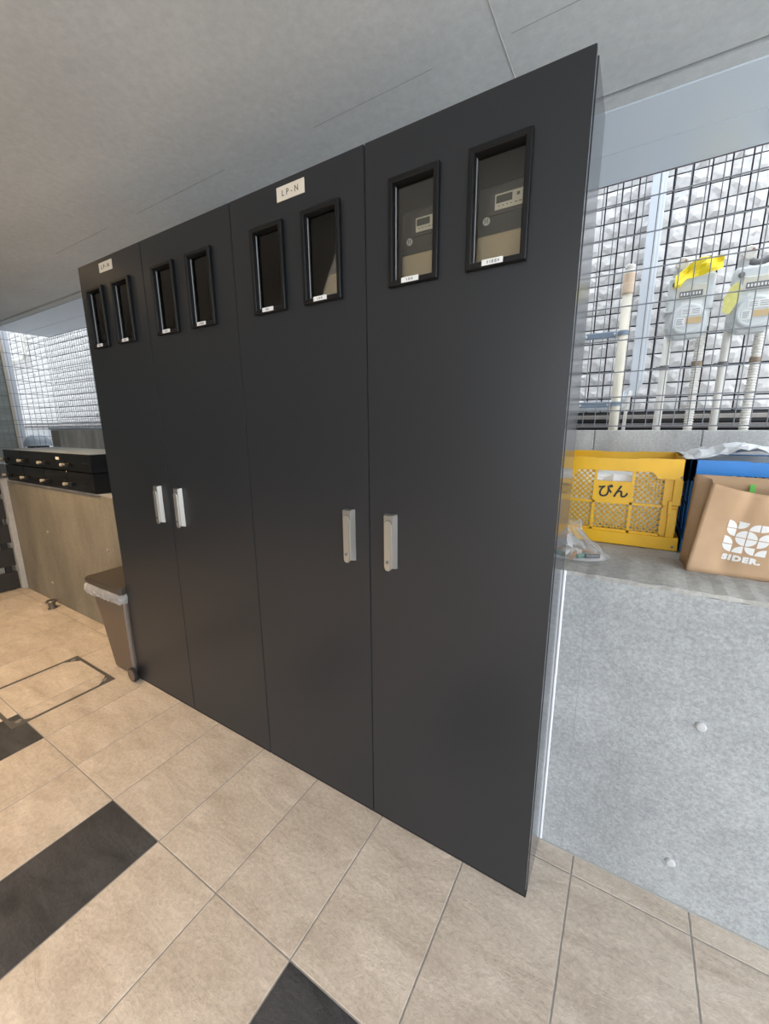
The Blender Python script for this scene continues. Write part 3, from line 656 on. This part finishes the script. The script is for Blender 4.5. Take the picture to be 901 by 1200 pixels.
gas_meter(1.402, 'grey gas meter with bright yellow film wrapped over its top', True)
gas_meter(1.664, 'grey gas meter with a pale yellow tag hanging at its left side', False)

# ================================================================== CRATES
def lattice(bm, x0, x1, z0, z1, y, th, pitch=.0185, bar=.0042):
    """diagonal lattice of bars clipped to a rectangle"""
    for sgn in (1, -1):
        n = int(((x1 - x0) + (z1 - z0)) / pitch) + 2
        for k in range(-n, n):
            c = (x0 if sgn > 0 else x1) + k * pitch
            pts = []
            # line: x = c + sgn*(z - z0)
            ta, tb = 0.0, z1 - z0
            lo = (x0 - c) * sgn; hi = (x1 - c) * sgn
            if lo > hi: lo, hi = hi, lo
            ta, tb = max(ta, lo), min(tb, hi)
            if tb - ta < .004: continue
            p = Vector((c + sgn * ta, y, z0 + ta)); q = Vector((c + sgn * tb, y, z0 + tb))
            nrm = Vector((-sgn, 0, 1)).normalized() * bar / 2 if sgn > 0 else Vector((1, 0, 1)).normalized() * bar / 2
            vs = [bm.verts.new(v) for v in (p - nrm, q - nrm, q + nrm, p + nrm)]; wv = [bm.verts.new(v.co + Vector((0, th, 0))) for v in vs]
            bm.faces.new(vs[::-1]); bm.faces.new(wv)
            for k2 in range(4): bm.faces.new((vs[k2], vs[(k2 + 1) % 4], wv[(k2 + 1) % 4], wv[k2]))
    bmesh.ops.recalc_face_normals(bm, faces=bm.faces)
def crate(x, y, label, mat, sign):
    t = thing('folding_crate', label, 'crate', (x, y, ZL), 0, 'folding crates on the ledge'); W, D, Hh = .40, .40, .30
    # end walls (front/back) and side walls
    def wall(width, flip, nm, plate):
        wp = bmesh.new()
        # outer ribs: mid rail, vertical ribs
        h0, h1 = .045, .245; pw = .052; cw = width - 2 * pw
        c1, c2 = pw + cw * .31, pw + cw * .69
        box(wp, pw, width - pw, 0, .012, .142, .150); box(wp, pw, width - pw, 0, .010, h0, h0 + .008)
        for cx in (pw, c1, c2, width - pw): box(wp, cx - .004, cx + .004, 0, .012, h0, h1 + .012)
        rail = link_mesh(nm + '_ribs', wp, mat, t)
        parts = [rail]
        for (a0, a1) in ((pw, c1), (c1, c2), (c2, width - pw)):
            for (b0, b1) in ((h0, .142), (.150, h1 + .01)):
                if plate and a0 == c1 and b0 > .1: continue
                l_ = bmesh.new(); lattice(l_, a0 + .004, a1 - .004, b0 + .004, b1, .003, .005); parts.append(link_mesh('lattice_panel', l_, mat, t))
        for xx in (.014, width - pw): parts.append(link_mesh('corner_panel', bx(xx, xx + pw - .014, .005, .008, h0, h1), mat, t))
        if plate:
            parts.append(link_mesh('sign_plate', bx(c1 + .004, c2 - .004, .001, .006, .150, .214), mat, t))
            parts.append(link_mesh('handle_bar', bx(c1 + .004, c2 - .004, .0, .010, .214, .219), mat, t))
        return parts
    fr = wall(W, False, 'front', sign); bk = wall(W, False, 'back', sign)
    for o in fr: o.location = (0, .008, 0)
    for o in bk: o.location = (W, D - .008, 0); o.rotation_euler = (0, 0, math.pi)
    for o in wall(D, False, 'left', False): o.location = (.008, D, 0); o.rotation_euler = (0, 0, -math.pi / 2)
    for o in wall(D, False, 'right', False): o.location = (W - .008, 0, 0); o.rotation_euler = (0, 0, math.pi / 2)
    # top rim: deeper towards the corners
    def rim_strip(width):
        b2 = bmesh.new(); prof = [(0, .235), (.075, .235), (.092, .256), (width - .092, .256), (width - .075, .235), (width, .235)]
        top = [(0, Hh), (width * .33, Hh), (width * .345, Hh - .003), (width * .655, Hh - .003), (width * .67, Hh), (width, Hh)]
        n = len(prof); f = [b2.verts.new((px, 0, pz)) for px, pz in prof]; g = [b2.verts.new((px, 0, pz)) for px, pz in top]
        f2 = [b2.verts.new((px, .012, pz)) for px, pz in prof]; g2 = [b2.verts.new((px, .012, pz)) for px, pz in top]
        for k in range(n - 1):
            b2.faces.new((g[k], g[k + 1], g2[k + 1], g2[k])); b2.faces.new((f2[k], f2[k + 1], f[k + 1], f[k]))
        b2.faces.new(f + g[::-1]); b2.faces.new(f2[::-1] + g2); b2.faces.new((f[0], g[0], g2[0], f2[0])); b2.faces.new((f[-1], f2[-1], g2[-1], g[-1])); bmesh.ops.recalc_face_normals(b2, faces=b2.faces); return b2
    link_mesh('top_rim', rim_strip(W), mat, t); link_mesh('top_rim', rim_strip(W), mat, t, (W, D, 0), math.pi)
    link_mesh('top_rim', rim_strip(D), mat, t, (0, D, 0), -math.pi / 2); link_mesh('top_rim', rim_strip(D), mat, t, (W, 0, 0), math.pi / 2)
    # base tray
    b2 = bmesh.new(); box(b2, 0, W, 0, .012, .002, .045, .002); box(b2, 0, W, D - .012, D, .002, .045, .002); box(b2, 0, .012, .012, D - .012, .002, .045); box(b2, W - .012, W, .012, D - .012, .002, .045)
    box(b2, .012, W - .012, .012, D - .012, .004, .010); link_mesh('base_tray', b2, mat, t)
    for sx in (0, 1):
        for sy in (0, 1):
            b2 = bmesh.new(); xx = W - .05 if sx else .0; yy = D - .02 if sy else .004
            box(b2, xx + .012, xx + .036, yy, yy + .016, .045, .140, .002); box(b2, xx + .018, xx + .042, yy + .002, yy + .016, .15, .24, .002)
            p_ = link_mesh('corner_hinge', b2, mat, t)
            link_mesh('hinge_tab', bx(xx + .010 + .02 * (1 - sx), xx + .02 + .02 * (1 - sx), yy - .003, yy + .002, .12, .165, .001), mat, p_)
    for (px, pz) in ((.012, .243), (W - .014, .243), (.012, .015), (W - .014, .015)):
        b2 = bmesh.new(); lathe(b2, [(.004, .001), (.004, -.0012), (.001, -.0012)], 12, 'y', (px, 0, pz)); link_mesh('rivet', b2, M_gasd, t)
    if sign:
        b2 = text_bm('びん', .047, .0012); bmesh.ops.translate(b2, verts=b2.verts, vec=(W / 2, .0088, .182)); link_mesh('sign_lettering', b2, plain('black_ink', (.012, .012, .012), .6), t)
    return t
crate(.985, 1.03, 'yellow folding plastic crate with a lettered plate beside the cabinet', M_yel, True)
crate(1.392, 1.03, 'blue folding plastic crate behind the brown paper bag', M_blue, False)
# white film bag heaped in the blue crate
b2 = bmesh.new(); rr3 = random.Random(21); nx, ny = 22, 16; x0, x1, y0, y1 = 1.375, 1.80, 1.036, 1.42
top = []
def hill(u, v): return (1.268 + .030 * math.exp(-((u - .34) / .16) ** 2) * (1 - .5 * v) + .036 * math.exp(-((u - .85) / .22) ** 2) - .022 * max(0, abs(v - .45) * 2) ** 2 - .012 * (u < .05))
for j in range(ny):
    row = []
    for i in range(nx):
        u, v = i / (nx - 1), j / (ny - 1); e = i in (0, nx - 1) or j in (0, ny - 1)
        row.append(b2.verts.new((x0 + (x1 - x0) * u + rr3.uniform(-.006, .006), y0 + (y1 - y0) * v + rr3.uniform(-.006, .006), max(1.2545, .006 + hill(u, v) + rr3.uniform(-.007, .007)))))
    top.append(row)
for j in range(ny - 1):
    for i in range(nx - 1):
        a_, b_, c_, d_ = top[j][i], top[j][i + 1], top[j + 1][i + 1], top[j + 1][i]
        if (i + j) % 2: b2.faces.new((a_, b_, c_)); b2.faces.new((a_, c_, d_))
        else: b2.faces.new((a_, b_, d_)); b2.faces.new((b_, c_, d_))
# belly of the bag hanging inside the crate
xi0, xi1, yi0, yi1 = 1.42, 1.765, 1.065, 1.39
bel = []
for z, ins in ((1.247, 0), (1.20, .006), (1.12, .02), (1.02, .05), (.975, .09)):
    ring = rrect(xi0 + ins, xi1 - ins, yi0 + ins, yi1 - ins, z, .03, 4); dn = []
    for k in range(len(ring)):
        p, q = Vector(ring[k]), Vector(ring[(k + 1) % len(ring)]); s = max(1, int((q - p).length / .05))
        dn += [tuple(p.lerp(q, jj / s) + Vector((rr3.uniform(-.007, .007), rr3.uniform(-.005, .007), rr3.uniform(-.006, .006) if z < 1.24 else 0))) for jj in range(s)]
    bel.append(dn)
n0 = min(len(r) for r in bel)
bel = [[r[int(k * len(r) / n0)] for k in range(n0)] for r in bel]
loft(b2, bel, True, True)
tag(link_mesh('film_bag', b2, plain('white_film', (.90, .92, .94), .3)), 'crumpled white plastic film bag heaped in the blue crate', 'plastic bag')

b2 = bmesh.new(); bel = []
for z, ins in ((1.185, .03), (1.15, .008), (1.09, .0), (1.02, .004), (.975, .02)):
    ring = rrect(1.015 + ins, 1.355 - ins, 1.055 + ins, 1.39 - ins, z, .03, 4); dn = []
    for k in range(len(ring)):
        p, q = Vector(ring[k]), Vector(ring[(k + 1) % len(ring)]); sN = 6 if (q - p).length > .1 else 1
        dn += [tuple(p.lerp(q, jj / sN) + Vector((rr3.uniform(-.006, .006), rr3.uniform(-.003, .010), rr3.uniform(-.012, .012)))) for jj in range(sN)]
    bel.append(dn)
n0 = min(len(r) for r in bel); bel = [r[:n0] for r in bel]; loft(b2, bel, True, True)
tag(link_mesh('film_bag', b2, MATS['white_film']), 'white plastic film bag glimpsed inside the yellow crate', 'plastic bag')

# ================================================================== PAPER BAG
t = thing('paper_bag', 'brown kraft paper bag with white printed emblem and lettering', 'paper bag', (1.39, .84, ZL))
BW, BH = .245, .25
def F(u, v):
    """front face of the bag: u 0..1 across, v 0..1 up, local coordinates"""
    x = .003 + BW * u + .030 * v * (1 - u) + .004 * v
    y = .004 * math.sin(math.pi * u) * 0 + .030 * v * (1 - .5 * u) - .016 * math.sin(math.pi * v) * math.exp(-((u - .75) / .28) ** 2) + .010 * math.exp(-((u - .32) / .10) ** 2 - ((v - .13) / .12) ** 2) + .007 * math.exp(-((u - .25 - .15 * v) / .07) ** 2) * v + .006 * math.sin(5 * u + 3 * v) * v
    z = BH * v * (1 - .10 * math.sin(math.pi * min(1, u * .75))) + .004 * (1 - v)
    z -= .0 if v > .02 else .004
    return Vector((x, y, z))
def Bk(u, v):
    return Vector((-.004 + BW * u + .0 * v + .006 * v, .108 - .018 * v + .003 * math.sin(6 * u), (BH + .016) * v * (1 - .02 * u)))
def grid_mesh(fn, nu, nv):
    b3 = bmesh.new(); V = [[b3.verts.new(fn(i / nu, j / nv)) for i in range(nu + 1)] for j in range(nv + 1)]
    for j in range(nv):
        for i in range(nu): b3.faces.new((V[j][i], V[j][i + 1], V[j + 1][i + 1], V[j + 1][i]))
    return b3
def side(u_edge, sgn):
    def fn(s, v):
        p, q = F(u_edge, v), Bk(u_edge, v); r = p.lerp(q, s); fold = (1 - abs(2 * s - 1))
        r.x += sgn * fold * (.004 + .014 * v); return r
    return fn
def sheet(nm, b3, mat):
    o = link_mesh(nm, b3, mat, t, smooth=True); md = o.modifiers.new('solid', 'SOLIDIFY'); md.thickness = .0006; md.offset = 0; return o
sheet('front_panel', grid_mesh(F, 28, 22), M_kraft); sheet('back_panel', grid_mesh(Bk, 10, 8), M_kraft2)
g_ = grid_mesh(side(0.0, 1), 8, 8); sheet('left_gusset', g_, M_kraft); g_ = grid_mesh(side(1.0, -1), 8, 8); sheet('right_gusset', g_, M_kraft)
link_mesh('bag_bottom', bx(.002, BW, .004, .104, .0005, .002), M_kraft, t)
def wrap(bm, off=.0013):
    """map (x right, z up) metres on the front panel to the curved paper"""
    for v in bm.verts:
        u, w_ = v.co.x / BW, v.co.z / BH; p = F(u, w_); du = F(u + .01, w_) - p; dv = F(u, w_ + .01) - p; n = du.cross(dv).normalized()
        if n.y > 0: n = -n
        v.co = p + n * (off + (.0004 if v.co.y < -.0003 else 0))
    return bm
def quarter(kind, x, z, s):
    """unit cell shapes of the emblem; corner of the right angle given by kind"""
    N = 8; cx, cz = {'bl': (0, 0), 'br': (1, 0), 'tr': (1, 1), 'tl': (0, 1)}[kind]; a0 = {'bl': 0, 'br': .5, 'tr': 1, 'tl': 1.5}[kind]
    return [(x + cx * s, z + cz * s)] + [(x + (cx + math.cos(math.pi * (a0 + .5 * k / N))) * s, z + (cz + math.sin(math.pi * (a0 + .5 * k / N))) * s) for k in range(N + 1)]
def emit(polys, nm):
    b3 = bmesh.new()
    for P_ in polys:
        c = (sum(p[0] for p in P_) / len(P_), sum(p[1] for p in P_) / len(P_)); n = len(P_); P2 = [(c[0] + (p[0] - c[0]) * .97, c[1] + (p[1] - c[1]) * .97) for p in P_]
        cc = b3.verts.new((c[0], 0, c[1])); vs = [b3.verts.new((p[0], 0, p[1])) for p in P2]
        for k in range(n): b3.faces.new((cc, vs[k], vs[(k + 1) % n]))
    wrap(b3); bmesh.ops.recalc_face_normals(b3, faces=b3.faces)
    link_mesh(nm, b3, M_print, t)
S = .0252; gx = .0035; ex, ez = .074, .078     # cell size, gap, lower-left corner of the emblem
def cell(c, r): return (ex + c * S + (gx if c > 0 else 0) + (gx if c > 2 else 0), ez + r * S + (gx if r > 0 else 0) + (gx if r > 2 else 0))
E_ = []
for kind, c, r in (('bl', 0, 4), ('tr', 0, 3), ('bl', 0, 2), ('tr', 0, 1),               # left leaves (two stacked, split)
                   ('tl', 1, 4), ('br', 2, 4) if False else ('tl', 1, 4),
                   ('br', 2, 4), ('tl', 3, 4),
                   ('br', 1, 3), ('bl', 2, 3), ('tr', 1, 2), ('tl', 2, 2),                # centre disc
                   ('br', 3, 3), ('tl', 3, 2),
                   ('br', 1, 1), ('tr', 2, 1), ('br', 3, 1)):
    E_.append((kind, c, r))
E_ = list(dict.fromkeys(E_))
S = .0222; gx = .0015; ex, ez = .062, .070
for kind, c, r in E_:
    x_, z_ = ex + c * (S + gx), ez + (r - 1) * (S + gx); emit([quarter(kind, x_, z_, S)], 'emblem_leaf')
b3 = text_bm('SIDER.', .0225, .0016, .0002, 1.24); bmesh.ops.scale(b3, vec=(1.04, 1, 1), verts=b3.verts); bmesh.ops.translate(b3, verts=b3.verts, vec=(.110, 0, .052)); wrap(b3, .0012); link_mesh('bag_lettering', b3, M_print, t)
link_mesh('green_tape', bx(.125, .137, .083, .0845, .195, .245), M_green, t)

# ================================================================== BAG OF BATTERIES
t = thing('clear_bag', 'small clear plastic bag holding used batteries on the ledge', 'plastic bag', (1.11, .84, ZL))
b3 = bmesh.new(); rb = random.Random(9)
rings = []
for k, (z, sx, sy, ox) in enumerate(((.0015, .085, .066, .0), (.012, .09, .07, .0), (.03, .075, .055, -.008), (.055, .05, .035, -.02), (.085, .034, .022, -.03), (.115, .040, .018, -.036))):
    ring = []
    for j in range(28):
        a_ = 2 * math.pi * j / 28; rr_ = 1 + (rb.uniform(-.12, .12) if k else rb.uniform(-.04, .04))
        ring.append((ox + sx * math.cos(a_) * rr_, sy * math.sin(a_) * rr_, z + (rb.uniform(-.006, .006) if k > 1 else 0)))
    rings.append(ring)
loft(b3, rings, True, False); link_mesh('bag_film', b3, M_clearbag, t)
kinds = ['silver', 'white', 'copper coloured', 'dark green', 'black']
spots = [(-.055, -.030, .3), (-.032, -.034, 1.2), (-.006, -.036, 1.45), (.018, -.030, .9), (.045, -.022, .5), (-.04, .0, .2), (.0, .002, 1.9), (.035, .008, 2.6)]
bl = ['leftmost silver battery lying in the clear plastic bag', 'white battery near the left in the clear plastic bag', 'copper coloured battery at the front of the clear plastic bag', 'dark green battery lying in the clear plastic bag', 'rightmost black battery in the clear plastic bag', 'silver battery at the back of the clear plastic bag', 'white battery in the middle of the clear plastic bag', 'copper coloured battery at the back of the clear plastic bag']
for k, (dx, dy, rz) in enumerate(spots):
    o = thing('battery', bl[k], 'battery', (1.11 + dx, .84 + dy, ZL + .0095), rz, 'used batteries')
    b3 = bmesh.new(); lathe(b3, [(.0068, -.022), (.0072, -.021), (.0072, .021), (.0065, .022)], 12, 'x'); link_mesh('casing', b3, M_batt[k % 5], o)
    b3 = bmesh.new(); lathe(b3, [(.0026, .0215), (.0026, .0245), (.001, .0245)], 8, 'x'); link_mesh('terminal', b3, M_steel, o)

# ================================================================== CEILING DOWNLIGHTS (outside the frame)
def downlight(x, y, label, power, size=1.9):
    t = thing('downlight', label, 'lamp', (x, y, ZC), 0, 'ceiling downlights')
    b3 = bmesh.new(); lathe(b3, [(.075, 0), (.075, -.006), (.058, -.006), (.052, .0)], 24); link_mesh('trim_ring', b3, M_lampw, t)
    b3 = bmesh.new(); lathe(b3, [(.052, .0), (.052, -.003), (.002, -.003)], 24); link_mesh('lamp_lens', b3, M_lampe, t)
    li = bpy.data.lights.new('downlight_beam', 'SPOT'); li.energy = power; li.color = (1.0, .70, .39); li.spot_size = size; li.spot_blend = .8; li.shadow_soft_size = .06
    lo = bpy.data.objects.new('downlight_beam', li); C.objects.link(lo); lo.parent = t; lo.location = (0, 0, -.02)
downlight(-2.0, -.15, 'round warm ceiling downlight over the left part of the floor', LAMP_W * 0.74)
downlight(-.3, -1.7, 'round warm ceiling downlight near the rear wall', LAMP_W * 0.8)
